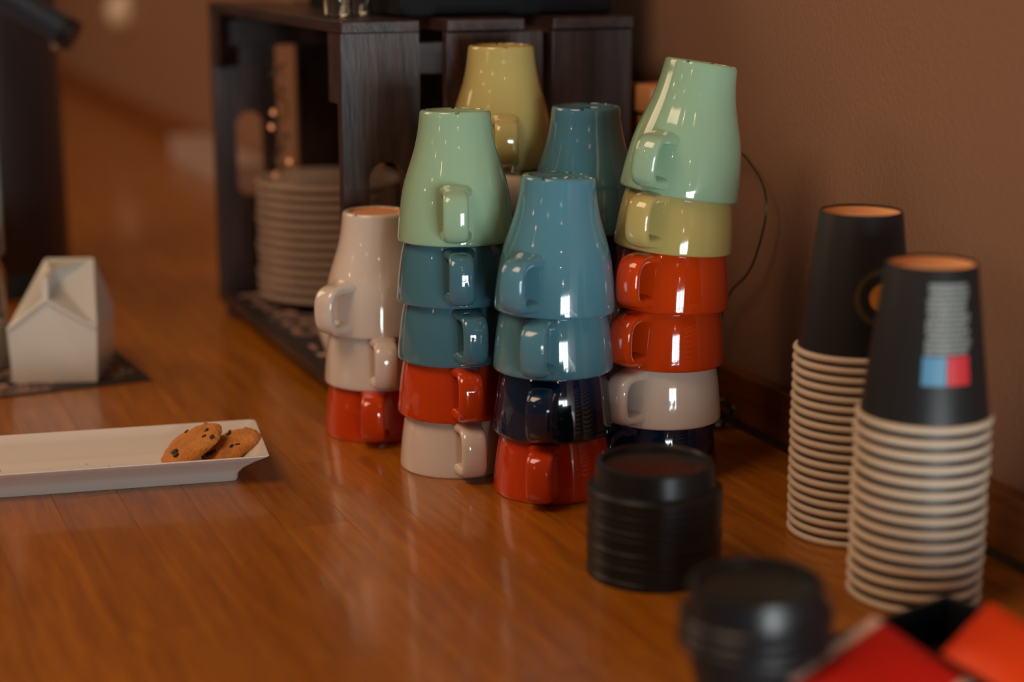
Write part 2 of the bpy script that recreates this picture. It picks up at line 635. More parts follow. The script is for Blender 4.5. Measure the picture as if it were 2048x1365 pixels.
def paper_cup(x, y, z, label, group, rot=0.0, dx=0.0):
    if not used[0]:
        used[0] = True
        t = cup0
    else:
        t = copy_tree(cup0)
    t.location = (x + dx, y, z)
    t.rotation_euler = (0, 0, rot)
    t['label'] = label
    t['group'] = group
    return t


ORD = ['lowest', 'second', 'third', 'fourth', 'fifth', 'sixth', 'seventh', 'eighth', 'ninth', 'tenth', 'eleventh', 'twelfth', 'thirteenth',
       'fourteenth', 'fifteenth', 'sixteenth', 'seventeenth', 'eighteenth', 'nineteenth', 'twentieth']


def nth(k, n):
    if k == 0:
        return 'bottom'
    if k == n - 1:
        return 'top'
    return ORD[k] + ' from bottom'


c1x, c1y = 0.2223, 1.1046
rj = random.Random(5)
for k in range(20):
    t = paper_cup(c1x, c1y, k * 0.00640, ('black paper cup with cream rim, %s of the rear takeaway stack' % nth(k, 20)) if k < 19 else
                  'topmost black paper cup with orange round logo, rear takeaway stack', 'black paper cups nested in the rear stack', rot=rj.random() * 6, dx=rj.uniform(-0.0003, 0.0003))
top1 = t
c2x, c2y = 0.2412, 0.9910
for k in range(15):
    t = paper_cup(c2x, c2y, k * 0.00780, ('black paper cup with cream rim, %s of the front takeaway stack' % nth(k, 15)) if k < 14 else
                  'topmost black paper cup with grey lettering over blue and red squares, front stack', 'black paper cups nested in the front stack', rot=rj.random() * 6, dx=rj.uniform(-0.0005, 0.0005))
top2 = t


def cup_r(z):
    return 0.0372 + (0.0262 - 0.0372) * (z - 0.003) / (CH - 0.0036) + 0.00025


def wrap_patch(bm, a0, a1, z0, z1, off=0.0):
    """curved print patch on the cup wall; angles in degrees right of the camera direction"""
    n = max(1, int(abs(a1 - a0) / 5) + 1)
    cols = []
    for i in range(n + 1):
        a = R(a0 + (a1 - a0) * i / n)
        cols.append([bm.verts.new(((cup_r(z) + off) * math.cos(a), (cup_r(z) + off) * math.sin(a), z)) for z in (z0, z1)])
    for c0, c1 in zip(cols, cols[1:]):
        bm.faces.new((c0[0], c1[0], c1[1], c0[1]))


def patch_part(name, mat, parent, fn):
    bm = bmesh.new()
    fn(bm)
    return link(name, finish(bm, 0), mat, parent)


top2.rotation_euler = (0, 0, math.atan2(-c2y, -c2x))
rp = random.Random(11)


def text_block(bm):
    # twelve short lines of small grey lettering, too blurred to read: each line is a run of word-length strokes
    z = 0.0850
    while z > 0.0460:
        a = -3.0 + rp.uniform(0, 3)
        end = 47 + rp.uniform(-6, 3)
        while a < end:
            wv = rp.uniform(4, 12)
            wrap_patch(bm, a, min(a + wv, end), z - 0.00225, z)
            a += wv + 0.9
        z -= 0.0029


patch_part('grey_lettering', M['print_grey'], top2, text_block)
patch_part('blue_square', M['print_blue'], top2, lambda bm: wrap_patch(bm, -4, 19.5, 0.0275, 0.0440))
patch_part('red_square', M['print_red'], top2, lambda bm: wrap_patch(bm, 20.5, 45, 0.0275, 0.0440))
top1.rotation_euler = (0, 0, math.atan2(-c1y, -c1x))


def oval(bm, ac, zc, ra, rz, ri=0.0, off=0.0):
    n = 32
    outer, inner = [], []
    for k in range(n):
        th = 2 * math.pi * k / n
        for (lst, f) in ((outer, 1.0), (inner, ri)):
            a = R(ac + ra * f * math.cos(th))
            z = zc + rz * f * math.sin(th)
            r_ = cup_r(z) + off
            lst.append(bm.verts.new((r_ * math.cos(a), r_ * math.sin(a), z)))
    for k in range(n):
        bm.faces.new((outer[k], outer[(k + 1) % n], inner[(k + 1) % n], inner[k]))
    if ri < 0.3:
        bm.faces.new(inner)


patch_part('orange_logo', M['print_orange'], top1, lambda bm: oval(bm, 30, 0.0420, 17, 0.0090, 0.25))
patch_part('logo_ring', M['print_gold'], top1, lambda bm: oval(bm, 30, 0.0420, 34, 0.0185, 0.80))


# ------------------------------------------------------------------ black plastic lids
def lid_parts(sc=1.0):
    t = thing('sip_lid', '', 'lid')
    p = [(0.0398, 0.0), (0.0412, 0.0002), (0.0417, 0.0006), (0.0417, 0.0042), (0.0412, 0.0046), (0.0399, 0.0060), (0.0390, 0.0064),
         (0.0376, 0.0066), (0.0370, 0.0090), (0.0364, 0.0185), (0.0358, 0.0203), (0.0345, 0.0210), (0.0330, 0.0208), (0.0322, 0.0195), (0.0316, 0.0172),
         (0.0300, 0.0165), (0.0, 0.0160), (0.0, 0.0154), (0.0302, 0.0158), (0.0322, 0.0168), (0.0330, 0.0195), (0.0345, 0.0203), (0.0354, 0.0180), (0.0362, 0.0085), (0.0366, 0.0060), (0.0392, 0.0056), (0.0396, 0.0020)]
    # the cavity under the dome stays open so that lids nest
    p = [(r * sc, z * sc) for r, z in p]
    link('shell', lathe(p, n=64), M['lid'], t)
    bm = bmesh.new()
    pts = []
    for k in range(16):
        th = 2 * math.pi * k / 16
        pts.append((0.0240 * sc + 0.0022 * sc * math.cos(th), 0.0058 * sc * math.sin(th)))
    lo = [bm.verts.new((a, b, 0.0160 * sc)) for a, b in pts]
    hi = [bm.verts.new((a, b, 0.0168 * sc)) for a, b in pts]
    for k in range(16):
        bm.faces.new((lo[k], lo[(k + 1) % 16], hi[(k + 1) % 16], hi[k]))
    bm.faces.new(hi)
    link('sip_hole', finish(bm, 0), M['dark'], t)
    return t


lx, ly = 0.0881, 1.0293
LN = 12
lid0 = lid_parts()
for k in range(LN):
    t = lid0 if k == 0 else copy_tree(lid0)
    t.location = (lx + rj.uniform(-0.0005, 0.0005), ly, k * 0.0046)
    t.rotation_euler = (0, 0, R(20) if k == LN - 1 else rj.random() * 6)
    if k == LN - 1:
        t['label'] = 'black plastic sip lid topping the tall lid stack, sip hole at right'
    else:
        t['label'] = 'black plastic lid, %s of the tall lid stack below the mugs' % nth(k, LN + 1)
    t['group'] = 'black sip lids in the tall stack'

# small espresso cup with lids in front
ex, ey = 0.1180, 0.7980
es = 0.90
t = thing('espresso_paper_cup', 'small black paper cup standing under a few black lids at the bottom edge', 'cup', (ex, ey, 0))
link('cup_wall', lathe([(0.0225, 0.0), (0.0335, 0.0530), (0.0332, 0.0530), (0.0223, 0.0045), (0.0, 0.0045), (0.0, 0.0040), (0.0220, 0.0035), (0.0220, 0.0)], n=48), M['paper_black'], t)
link('rim', lathe([(0.0332, 0.0525), (0.0341, 0.0520), (0.0345, 0.0530), (0.0341, 0.0542), (0.0333, 0.0542), (0.0329, 0.0532)], n=48), M['paper_black'], t)
lidb = lid_parts(es)
for k, (zz, tl, dx) in enumerate([(0.0495, 0.0, 0.0), (0.0555, 0.03, 0.0004), (0.0625, 0.05, 0.0006)]):
    t = lidb if k == 0 else copy_tree(lidb)
    t.location = (ex + dx, ey, zz)
    t.rotation_euler = (0, -tl, R(30))
    t['label'] = ['black sip lid pressed on the small cup in front, lowest of three', 'black sip lid second of the three on the small front cup',
                  'slightly tilted black sip lid topping the small front cup'][k]
    t['group'] = 'black sip lids on the small front cup'

# ------------------------------------------------------------------ crate
CX, CY = -0.1334, 1.3790
CW, CL, CHT = 0.253, 0.456, 0.320
crate = thing('wooden_crate', 'dark stained slatted wooden crate standing on its side behind the mug stacks', 'crate', (CX, CY, 0.0), (0, 0, AZ))
# crate axes: X along the front end (towards the wall), Y along the length (away)
TH = 0.011
ZB = 0.012


def board(name, lo, hi, axis, parent=crate, mat=None, hole=None, bev=0.0012):
    """a board whose grain (object X) runs along the world-like axis given"""
    dims = [hi[i] - lo[i] for i in range(3)]
    if axis == 2:
        rot = (0, R(-90), 0)      # object X -> up
        sz = (dims[2], dims[1], dims[0])
        org = (hi[0], lo[1], lo[2])
        # object x->+z, object z->-x
    elif axis == 1:
        rot = (0, 0, R(90))
        sz = (dims[1], dims[0], dims[2])
        org = (hi[0], lo[1], lo[2])
    else:
        rot = (0, 0, 0)
        sz = tuple(dims)
        org = lo
    if hole is None:
        me = box_me((0, 0, 0), sz, bev)
    else:
        # upright board with a long rounded hand hole: hole = (centre along height, centre across, half length, half width)
        hx, hz, hl, hw = hole
        bm = bmesh.new()
        n = 24
        inner = []
        for k in range(n):
            th = 2 * math.pi * k / n
            cx_, cz_ = math.cos(th), math.sin(th)
            px = hx + (hl - hw) * (1 if cx_ >= 0 else -1) + hw * cx_
            inner.append((px, hz + hw * cz_))
        outer = []
        for k in range(n):
            th = 2 * math.pi * k / n
            cx_, cz_ = math.cos(th), math.sin(th)
            m_ = max(abs(cx_), abs(cz_))
            ux, uz = cx_ / m_, cz_ / m_
            outer.append((hx + ux * (sz[0] - hx if ux > 0 else hx), hz + uz * (sz[2] - hz if uz > 0 else hz)))
        layers = []
        for yy in (0.0, sz[1]):
            layers.append(([bm.verts.new((a, yy, b)) for a, b in inner], [bm.verts.new((a, yy, b)) for a, b in outer]))
        for k in range(n):
            k2 = (k + 1) % n
            for (inn, out) in layers:
                bm.faces.new((inn[k], inn[k2], out[k2], out[k]))
            bm.faces.new((layers[0][0][k], layers[0][0][k2], layers[1][0][k2], layers[1][0][k]))
            bm.faces.new((layers[0][1][k], layers[0][1][k2], layers[1][1][k2], layers[1][1][k]))
        me = finish(bm, 30)
    o = link(name, me, mat or M['crate'], parent)
    o.location = org
    o.rotation_euler = rot
    return o


zt = CHT - 0.010
# end panels: front (y=0) and far (y=CL)
for yy in (0.0, CL - TH):
    for (a, b) in ((0.0, 0.0648), (0.088, 0.172), (0.180, CW)):
        hole = None
        if a == 0.0:
            hole = ((zt - ZB) / 2 + 0.004, (b - a) / 2 - 0.004, 0.044, 0.0150)
        top = zt if a < 0.1 or yy > 0 or a == 0.088 else CHT
        if a == 0.180:
            top = zt
        board('end_board', (a, yy, ZB), (b, yy + TH, top), 2, hole=hole)
# cross battens inside the end panels, top and bottom, plus triangular corner posts
for yy in (TH, CL - 2 * TH):
    board('batten', (0.012, yy, zt - 0.034), (0.168 if yy < 0.1 else CW - 0.01, yy + TH, zt - 0.008), 0)
    board('batten', (0.012, yy, ZB + 0.012), (CW - 0.012, yy + TH, ZB + 0.036), 0)


def corner_post(x, y, sx, sy):
    bm = bmesh.new()
    s = 0.026
    pts = [(0, 0), (sx * s, 0), (0, sy * s)]
    lo = [bm.verts.new((a, b, 0)) for a, b in pts]
    hi = [bm.verts.new((a, b, 0.055)) for a, b in pts]
    bm.faces.new(lo)
    bm.faces.new(hi)
    for k in range(3):
        bm.faces.new((lo[k], lo[(k + 1) % 3], hi[(k + 1) % 3], hi[k]))
    o = link('corner_post', finish(bm, 0), M['crate'], crate)
    o.location = (x, y, zt - 0.055)


corner_post(0.0008, TH * 1.0 + 0.0005, 1, 1)
corner_post(0.0008, CL - TH - 0.0005, 1, -1)
# top boards (run the length)
for (a, b) in ((0.0, 0.0648), (0.088, 0.155), (0.180, CW)):
    board('top_board', (a, -0.002, zt + 0.0002), (b, CL + 0.002, CHT), 1)
# bottom boards and feet battens
for (a, b) in ((0.0, 0.078), (0.086, 0.165), (0.173, CW)):
    board('bottom_board', (a, TH + 0.0005, ZB), (b, CL - TH - 0.0005, ZB + 0.010), 1)
for yy in (0.02, CL - 0.045):
    board('foot_batten', (0.002, yy, 0.0), (CW - 0.002, yy + 0.025, ZB - 0.0002), 0)
# slats on the side against the wall
for (a, b) in ((0.022, 0.100), (0.112, 0.200), (0.212, 0.300)):
    board('back_slat', (CW - 0.009, TH + 0.001, a), (CW, CL - TH - 0.001, b), 1)


def cr(u, v, z):
    p = Vector((CX, CY, 0)) + NV * u + TV * v
    return (p.x, p.y, z)


# ------------------------------------------------------------------ printed mats
def print_mat(name, label, loc, rotz, w_, d_, seed, lines, words=None):
    t = thing(name, label, 'placemat', loc, (0, 0, rotz))
    link('sheet', box_me((0, 0, 0), (w_, d_, 0.0012), 0.0003), M['mat'], t)
    rr = random.Random(seed)
    bm = bmesh.new()
    y_ = 0.006 if words is None else 0.022
    while y_ < d_ - 0.006:
        hgt = rr.choice([0.004, 0.007, 0.013, 0.020])
        x_ = 0.006 + rr.random() * 0.01
        while x_ < w_ - 0.01:
            wd = min(rr.uniform(0.35, 1.1) * hgt, w_ - 0.004 - x_)
            if rr.random() < 0.85:
                x1_ = x_ + wd * 0.72
                y0_, y1_ = y_, min(y_ + hgt * rr.choice([0.7, 0.7, 1.0]), d_ - 0.004)
                vs = [bm.verts.new(c) for c in ((x_, y0_, 0.00135), (x1_, y0_, 0.00135), (x1_, y1_, 0.00135), (x_, y1_, 0.00135))]
                bm.faces.new(vs)
            x_ += wd
        y_ += hgt * 1.45
    o = link('small_print', finish(bm, 0), M['mat_print'], t)
    o['kind'] = 'stuff'
    if words:
        cu = bpy.data.curves.new('words', 'FONT')
        cu.body = words
        cu.size = 0.019
        cu.extrude = 0.0001
        cu.materials.append(M['mat_print'])
        tmp0 = bpy.data.objects.new('words_source', cu)
        COL.objects.link(tmp0)
        bpy.context.view_layer.update()
        me = bpy.data.meshes.new_from_object(tmp0.evaluated_get(bpy.context.evaluated_depsgraph_get()))
        bpy.data.objects.remove(tmp0)
        tmp = link('printed_words', me, M['mat_print'], t)
        tmp.location = (w_ - 0.162, 0.0035, 0.0014)
        tmp.scale = (1.0, 1.0, 1.0)
    return t


# front edge runs (-0.89,-0.455) from the corner: place the mat's local X along the front edge, pointing right
ang = math.atan2(0.455, 0.89)
mw, md = 0.30, 0.21
cornerR = Vector((-0.3188, 1.5037, 0))
ux = Vector((math.cos(ang), math.sin(ang), 0))
loc = cornerR - ux * mw
print_mat('printed_mat', 'dark printed paper mat with pale lettering under the white carton-shaped holder', (loc.x, loc.y, 0.0002), ang, mw, md, 4, 12, 'for coffee')
loc = cr(0.004, TH + 0.012, ZB + 0.0104)
print_mat('printed_mat', 'dark printed paper mat with pale lettering lining the crate floor', loc, AZ, CW - 0.02, CL - 2 * TH - 0.03, 8, 16)

# ------------------------------------------------------------------ plates inside the crate
PZ = ZB + 0.0104 + 0.0016
pl0 = None
pprof = [(0.045, 0.0), (0.050, 0.0002), (0.0520, 0.0018), (0.0640, 0.0055), (0.0750, 0.0090), (0.0770, 0.0100), (0.0775, 0.0125), (0.0770, 0.0148), (0.0750, 0.0150),
         (0.0640, 0.0090), (0.0520, 0.0050), (0.0, 0.0040), (0.0, 0.0015), (0.044, 0.0015)]
ppos = cr(0.0980, 0.358, 0)
rk = random.Random(9)
NP = 13
for k in range(NP):
    if pl0 is None:
        o = link('saucer', lathe(pprof, n=64), M['plate_ware'])
        pl0 = o
    else:
        o = pl0.copy()
        COL.objects.link(o)
    o.location = (ppos[0] + rk.uniform(-0.0012, 0.0012), ppos[1] + rk.uniform(-0.0012, 0.0012), PZ + k * 0.0092)
    o['category'] = 'plate'
    o['label'] = 'cream stoneware saucer, %s of the stack in the crate' % nth(k, NP)
    o['group'] = 'saucers stacked inside the crate'

# small white cup beside them
p = cr(0.040, 0.105, PZ)
t = thing('espresso_cup', 'small white rounded cup on the crate floor behind the leftmost mugs', 'cup', p)
link('body', lathe([(0.018, 0.0), (0.022, 0.0006), (0.0275, 0.008), (0.0315, 0.022), (0.0325, 0.040), (0.0315, 0.056), (0.0308, 0.058), (0.0300, 0.056), (0.0308, 0.040),
                    (0.0298, 0.022), (0.0258, 0.010), (0.0, 0.006), (0.0, 0.002), (0.017, 0.002)], n=48), M['porcelain'], t)
hp = smooth_path([(0.0312, 0, 0.046), (0.040, 0, 0.046), (0.0455, 0, 0.037), (0.0425, 0, 0.024), (0.0310, 0, 0.019)], 4)
hd = link('handle', sweep(hp, squircle(0.0045, 0.0020, 12, 0.7), up=(0, 1, 0)), M['porcelain'], t)
hd.rotation_euler = (0, 0, R(60))

# ------------------------------------------------------------------ fairy lights dangling in the crate onto the saucers
t = thing('fairy_light_string', 'tangled wire string of tiny warm lights dangling inside the crate onto the saucers', 'string lights', cr(0.0365, 0.335, PZ + 0.128))
rw = random.Random(21)
bm = bmesh.new()
strands = []
for k in range(5):
    pts = [(rw.uniform(-0.010, 0.010), rw.uniform(-0.010, 0.010), -0.002 + j * 0.0128) for j in range(10)]
    pts = smooth_path(pts, 4)
    strands.append(pts)
    sweep(pts, circ(0.0005, 5), bm=bm)
link('wire', finish(bm), M['wire'], t)
bulb_me = None
for k, (zz, sx) in enumerate([(0.004, -0.004), (0.018, 0.010), (0.030, 0.002), (0.043, 0.009), (0.052, -0.006), (0.066, -0.004), (0.088, 0.006)]):
    lit = k in (0, 1, 4, 5)
    me = lathe([(0.0, -0.0030), (0.0018, -0.0022), (0.0024, 0.0), (0.0018, 0.0022), (0.0, 0.0030)], n=12, closed=False)
    b_ = link('bulb', me, M['fairy'] if lit else M['glass'], t)
    b_.location = (sx, rw.uniform(-0.004, 0.004), zz)

# ------------------------------------------------------------------ things on top of the crate
o = thing('black_box', 'large black box standing on top of the dark crate', 'box', cr(0.0, 0.0, CHT + 0.0002), (0, 0, AZ))
link('body', box_me((0.060, 0.035, 0.0), (0.2500, 0.300, 0.110), 0.003), pmat('black_painted_box', (0.005, 0.005, 0.006), rough=0.6, spec=0.15), o)
link('lid', box_me((0.057, 0.032, 0.1102), (0.2530, 0.303, 0.122), 0.003), M['lid'], o)
for k, (u, v) in enumerate([(0.016, 0.060), (0.040, 0.085)]):
    t = thing('glass_jar', ['small glass jar at the left front corner on top of the crate', 'small glass jar beside the black box on top of the crate'][k], 'jar', cr(u, v, CHT + 0.0002),
              group='glass jars on the crate')
    link('glass', lathe([(0.0, 0.0), (0.0105, 0.0), (0.0120, 0.002), (0.0120, 0.030), (0.0100, 0.036), (0.0100, 0.042), (0.0088, 0.042), (0.0088, 0.035), (0.0108, 0.029), (0.0108, 0.003), (0.0, 0.002)], n=32, closed=False), M['glass'], t)
    link('cap', lathe([(0.0, 0.0425), (0.0105, 0.0425), (0.0110, 0.044), (0.0110, 0.052), (0.0100, 0.053), (0.0, 0.053)], n=32, closed=False), M['chrome'], t)

# ------------------------------------------------------------------ plug and wire on the wall
pg = thing('plug_adaptor', 'tan plug adaptor on the wall between the crate and the leaning mint mug', 'plug', nt(WALL_N, 1.328, 0.241), (0, 0, ROT_T))
bm = bmesh.new()
box_bm(bm, (-0.026, 0.0005, -0.001), (0.026, 0.040, 0.022), 0.003)
link('body', finish(bm), M['tan_plastic'], pg)
bm = bmesh.new()
box_bm(bm, (-0.026, 0.0005, -0.026), (0.022, 0.036, -0.0015), 0.004)
link('lower_plug', finish(bm), M['tan_plastic'], pg)
bm = bmesh.new()
box_bm(bm, (-0.030, 0.012, -0.0055), (-0.0262, 0.024, 0.0005), 0.001)
link('slot', finish(bm), M['dark'], pg)
wp = [nt(0.668, 1.295, 0.212), (0.158, 1.4100, 0.222), (0.1760, 1.3760, 0.2200), (0.1837, 1.3570, 0.2144), (0.1928, 1.3350, 0.1979), (0.1948, 1.3300, 0.1753), (0.1898, 1.3420, 0.1419), (0.1843, 1.3550, 0.1234),
      (0.1741, 1.3800, 0.1022), (0.165, 1.392, 0.060), (0.160, 1.372, 0.030), (0.158, 1.362, 0.012)]
o = link('light_wire', sweep(smooth_path(wp, 6), circ(0.0009, 8)), M['wire'])
o['label'] = 'thin dark wire hanging in a loop down the brown wall'
o['category'] = 'wire'
# coil at the foot
bm = bmesh.new()
rc = random.Random(2)
for k in range(9):
    rad = 0.0100 + rc.uniform(-0.0015, 0.002)
    tx, ty = rc.uniform(-0.5, 0.5), rc.uniform(-0.6, 0.6)
    pts = []
    for q in range(25):
        a = 2 * math.pi * q / 24
        v = Vector((rad * math.cos(a), 0.3 * rad * math.sin(a * 2 + k), rad * math.sin(a)))
        v.rotate(Euler((tx, ty, rc.uniform(-0.7, 0.7))))
        v.z += 0.0135
        pts.append(v)
    sweep(pts, circ(0.0007, 6), bm=bm)
co = link('wire_coil', finish(bm), M['wire'])
co.location = (0.1655, 1.3480, 0.0006)
co['label'] = 'small tangled coil of brassy wire on the counter beside the right stack'
co['category'] = 'wire'

# far wall bits
t = thing('wall_dome', 'small round cream dome fixed to the brown wall near the dispenser', 'wall fitting', nt(WALL_N, 3.90, 0.222), (0, 0, ROT_T))
tm = Matrix.Rotation(R(-90), 4, 'X')
me = lathe([(0.0, 0.040), (0.015, 0.0385), (0.028, 0.032), (0.037, 0.020), (0.041, 0.008), (0.042, 0.0008), (0.0, 0.0008)], n=40, closed=False)
me.transform(tm)
link('dome', me, pmat('cream_plastic', (0.85, 0.72, 0.55), rough=0.4), t)
me = lathe([(0.0, 0.046), (0.006, 0.045), (0.008, 0.0402), (0.0, 0.0402)], n=24, closed=False)
me.transform(tm)
link('centre_cap', me, pmat('cream_cap', (0.70, 0.55, 0.40), rough=0.4), t)
t = thing('flat_parcel', 'long pale flat box lying against the far baseboard behind the crate', 'box', nt(0.683, 2.62, 0.0006), (0, 0, ROT_T))
link('body', box_me((0, 0.002, 0), (0.44, 0.070, 0.034), 0.002), M['pale_box'], t)
link('lid', box_me((-0.002, 0.0005, 0.0345), (0.442, 0.0715, 0.044), 0.002), M['pale_box'], t)

# ------------------------------------------------------------------ white platter
PU = Vector((0.970, 0.242, 0)).normalized()
PV = Vector((-0.242, 0.970, 0)).normalized()
pcorner = Vector((-0.1732, 1.2014, 0))     # near right rim corner
PL, PW = 0.330, 0.101
pc = pcorner - PU * (PL / 2) + PV * (PW / 2)


def rrect(hx, hy, r_, z, n=5):
    out = []
    for (sx, sy, a0) in ((1, 1, 0), (-1, 1, 90), (-1, -1, 180), (1, -1, 270)):
        for k in range(n + 1):
            a = R(a0 + 90 * k / n)
            out.append((sx * (hx - r_) + r_ * math.cos(a), sy * (hy - r_) + r_ * math.sin(a), z))
    return out


rings = [(-0.030, -0.025, 0.003, 0.0012), (-0.0245, -0.0185, 0.003, 0.0012), (-0.0240, -0.0180, 0.004, 0.0), (-0.0225, -0.0165, 0.004, 0.0), (-0.0218, -0.0158, 0.004, 0.0012), (-0.0210, -0.0150, 0.004, 0.0060),
         (-0.0170, -0.0115, 0.004, 0.0105), (-0.0080, -0.0055, 0.004, 0.0165), (-0.0005, -0.0005, 0.004, 0.0205), (0.0, 0.0, 0.004, 0.0212), (-0.0006, -0.0006, 0.004, 0.0219), (-0.0022, -0.0018, 0.004, 0.0217),
         (-0.0120, -0.0085, 0.006, 0.0155), (-0.0210, -0.0150, 0.010, 0.0095), (-0.0290, -0.0220, 0.012, 0.0070), (-0.0400, -0.0300, 0.012, 0.0066)]
bm = bmesh.new()
vr = [[bm.verts.new(c) for c in rrect(PL / 2 + a, PW / 2 + b, r_, z)] for (a, b, r_, z) in rings]
for r0, r1 in zip(vr, vr[1:]):
    for k in range(len(r0)):
        bm.faces.new((r0[k], r0[(k + 1) % len(r0)], r1[(k + 1) % len(r0)], r1[k]))
bm.faces.new(vr[0])
bm.faces.new(vr[-1])
plat = link('serving_platter', finish(bm, 50), M['porcelain'])
plat.location = (pc.x, pc.y, 0.0001)
plat.rotation_euler = (0, 0, math.atan2(PU.y, PU.x))
plat['label'] = 'long narrow white porcelain platter with flared rim, holding two cookies'
plat['category'] = 'platter'


# ------------------------------------------------------------------ cookies
def cookie(label, loc, rot, seed, rad, thick):
    t = thing('cookie', label, 'cookie', loc, rot, 'chocolate chip cookies on the platter')
    bm = bmesh.new()
    n, m_ = 40, 9
    rr = random.Random(seed)
    off = Vector((seed * 3.1, 0, 0))
    prof = []
    for j in range(m_):
        f = j / (m_ - 1)
        prof.append((rad * math.sin(f * math.pi / 2) if j < m_ - 1 else rad, thick * (0.5 + 0.42 * math.cos(f * math.pi / 2) ** 0.8)))
    prof = [(0.0, thick)] + [(rad * f, thick * (1 - 0.40 * f ** 3)) for f in (0.2, 0.4, 0.6, 0.78, 0.9)] + [(rad * 0.98, thick * 0.45), (rad, thick * 0.25), (rad * 0.97, thick * 0.06), (rad * 0.9, 0.0), (rad * 0.5, 0.0), (0.0, 0.0)]
    lathe(prof, n=n, closed=False, bm=bm)
    for v in bm.verts:
        q = v.co * 160 + off
        d = noise.noise(q) * 0.0013 + noise.noise(q * 2.7) * 0.0010
        e = noise.noise(v.co * 60 + off) * 0.0013
        rdir = Vector((v.co.x, v.co.y, 0))
        if rdir.length > 1e-6:
            rdir.normalize()
        if v.co.z > thick * 0.3:
            v.co.z += d
        v.co += rdir * (d * 0.6 + e) * (v.co.xy.length / rad)
    link('dough', finish(bm, 60), M['cookie'], t)
    for k in range(6):
        a = rr.uniform(0, 2 * math.pi)
        q = rad * math.sqrt(rr.uniform(0.05, 0.85))
        z = thick * (1 - 0.40 * (q / rad) ** 3)
        s = rr.uniform(0.0015, 0.0034)
        b2 = bmesh.new()
        bmesh.ops.create_icosphere(b2, subdivisions=1, radius=s)
        for v in b2.verts:
            v.co.z *= 0.55
            v.co += Vector((rr.uniform(-1, 1), rr.uniform(-1, 1), rr.uniform(-1, 1))) * s * 0.18
        c = link('chocolate_chip', finish(b2, 30), M['chip'], t)
        c.location = (q * math.cos(a), q * math.sin(a), z + s * 0.1)
        c.rotation_euler = (0, 0, rr.uniform(0, 3))
    return t


pa = math.atan2(PU.y, PU.x)
cookie('golden chocolate chip cookie leaning on the other at the platter\'s right end', (-0.2360, 1.2440, 0.0145),
       (Matrix.Rotation(pa, 3, 'Z') @ Matrix.Rotation(R(-30), 3, 'Y') @ Matrix.Rotation(R(4), 3, 'X')).to_euler(), 3, 0.0262, 0.0085)
cookie('rear chocolate chip cookie resting on the platter\'s right rim', (-0.2080, 1.2480, 0.0130),
       (Matrix.Rotation(pa, 3, 'Z') @ Matrix.Rotation(R(-20), 3, 'Y') @ Matrix.Rotation(R(4), 3, 'X')).to_euler(), 8, 0.0235, 0.0080)
rcm = random.Random(4)
bm = bmesh.new()
for k in range(16):
    u, v = rcm.uniform(0.07, 0.26), rcm.uniform(0.032, 0.068)
    q = pcorner - PU * u + PV * v
    s = rcm.uniform(0.0004, 0.0009)
    r_ = bmesh.ops.create_icosphere(bm, subdivisions=1, radius=s)
    for vv in r_['verts']:
        vv.co += Vector((q.x, q.y, 0.0067 + s * 0.9))
o = link('cookie_crumbs', finish(bm, 0), M['crumb'])
o['label'] = 'scattered orange-brown cookie crumbs on the white platter'
o['category'] = 'crumbs'
o['kind'] = 'stuff'

# ------------------------------------------------------------------ white carton-shaped porcelain holder
t = thing('carton_shaped_holder', 'white porcelain holder shaped like a gabled milk carton, standing on the printed mat', 'holder', (-0.4015, 1.4900, 0.0016), (0, 0, R(4.0)))
hw = 0.0388
dp = 0.098
ez = 0.0490
bm = bmesh.new()


def V(*c):
    return bm.verts.new(c)


b0, b1, b2, b3 = V(-hw + .002, 0, 0), V(hw - .002, 0, 0), V(hw - .002, dp, 0), V(-hw + .002, dp, 0)
e0, e1, e2, e3 = V(-hw, 0, ez), V(hw, 0, ez), V(hw, dp, ez), V(-hw, dp, ez)
px_ = -0.005
# gable peak and fin at the front
ga, gb = V(px_ - 0.0028, 0.003, 0.0735), V(px_ + 0.0028, 0.003, 0.0735)
fa, fb = V(px_ - 0.0024, 0.006, 0.0930), V(px_ + 0.0024, 0.006, 0.0930)
ra, rb = V(-0.0190, dp - 0.012, 0.0960), V(0.0245, dp - 0.012, 0.0960)
bm.faces.new((b3, b2, b1, b0))
bm.faces.new((b0, b1, e1, gb, ga, e0))
bm.faces.new((ga, gb, fb, fa))
bm.faces.new((b1, b2, e2, e1))
bm.faces.new((b3, b0, e0, e3))
bm.faces.new((b2, b3, e3, ra, rb, e2))
ma, mb = V(px_ - 0.0028, 0.046, 0.0815), V(px_ + 0.0028, 0.046, 0.0815)
na, nb = V(px_ - 0.0024, 0.044, 0.0940), V(px_ + 0.0024, 0.044, 0.0940)
bm.faces.new((e1, e2, rb))
bm.faces.new((e1, rb, mb))
bm.faces.new((e1, mb, gb))
bm.faces.new((gb, mb, nb, fb))
bm.faces.new((mb, rb, nb))
bm.faces.new((e3, e0, ra))
bm.faces.new((e0, ma, ra))
bm.faces.new((e0, ga, ma))
bm.faces.new((ga, fa, na, ma))
bm.faces.new((ma, na, ra))
bm.faces.new((fa, fb, nb, na))
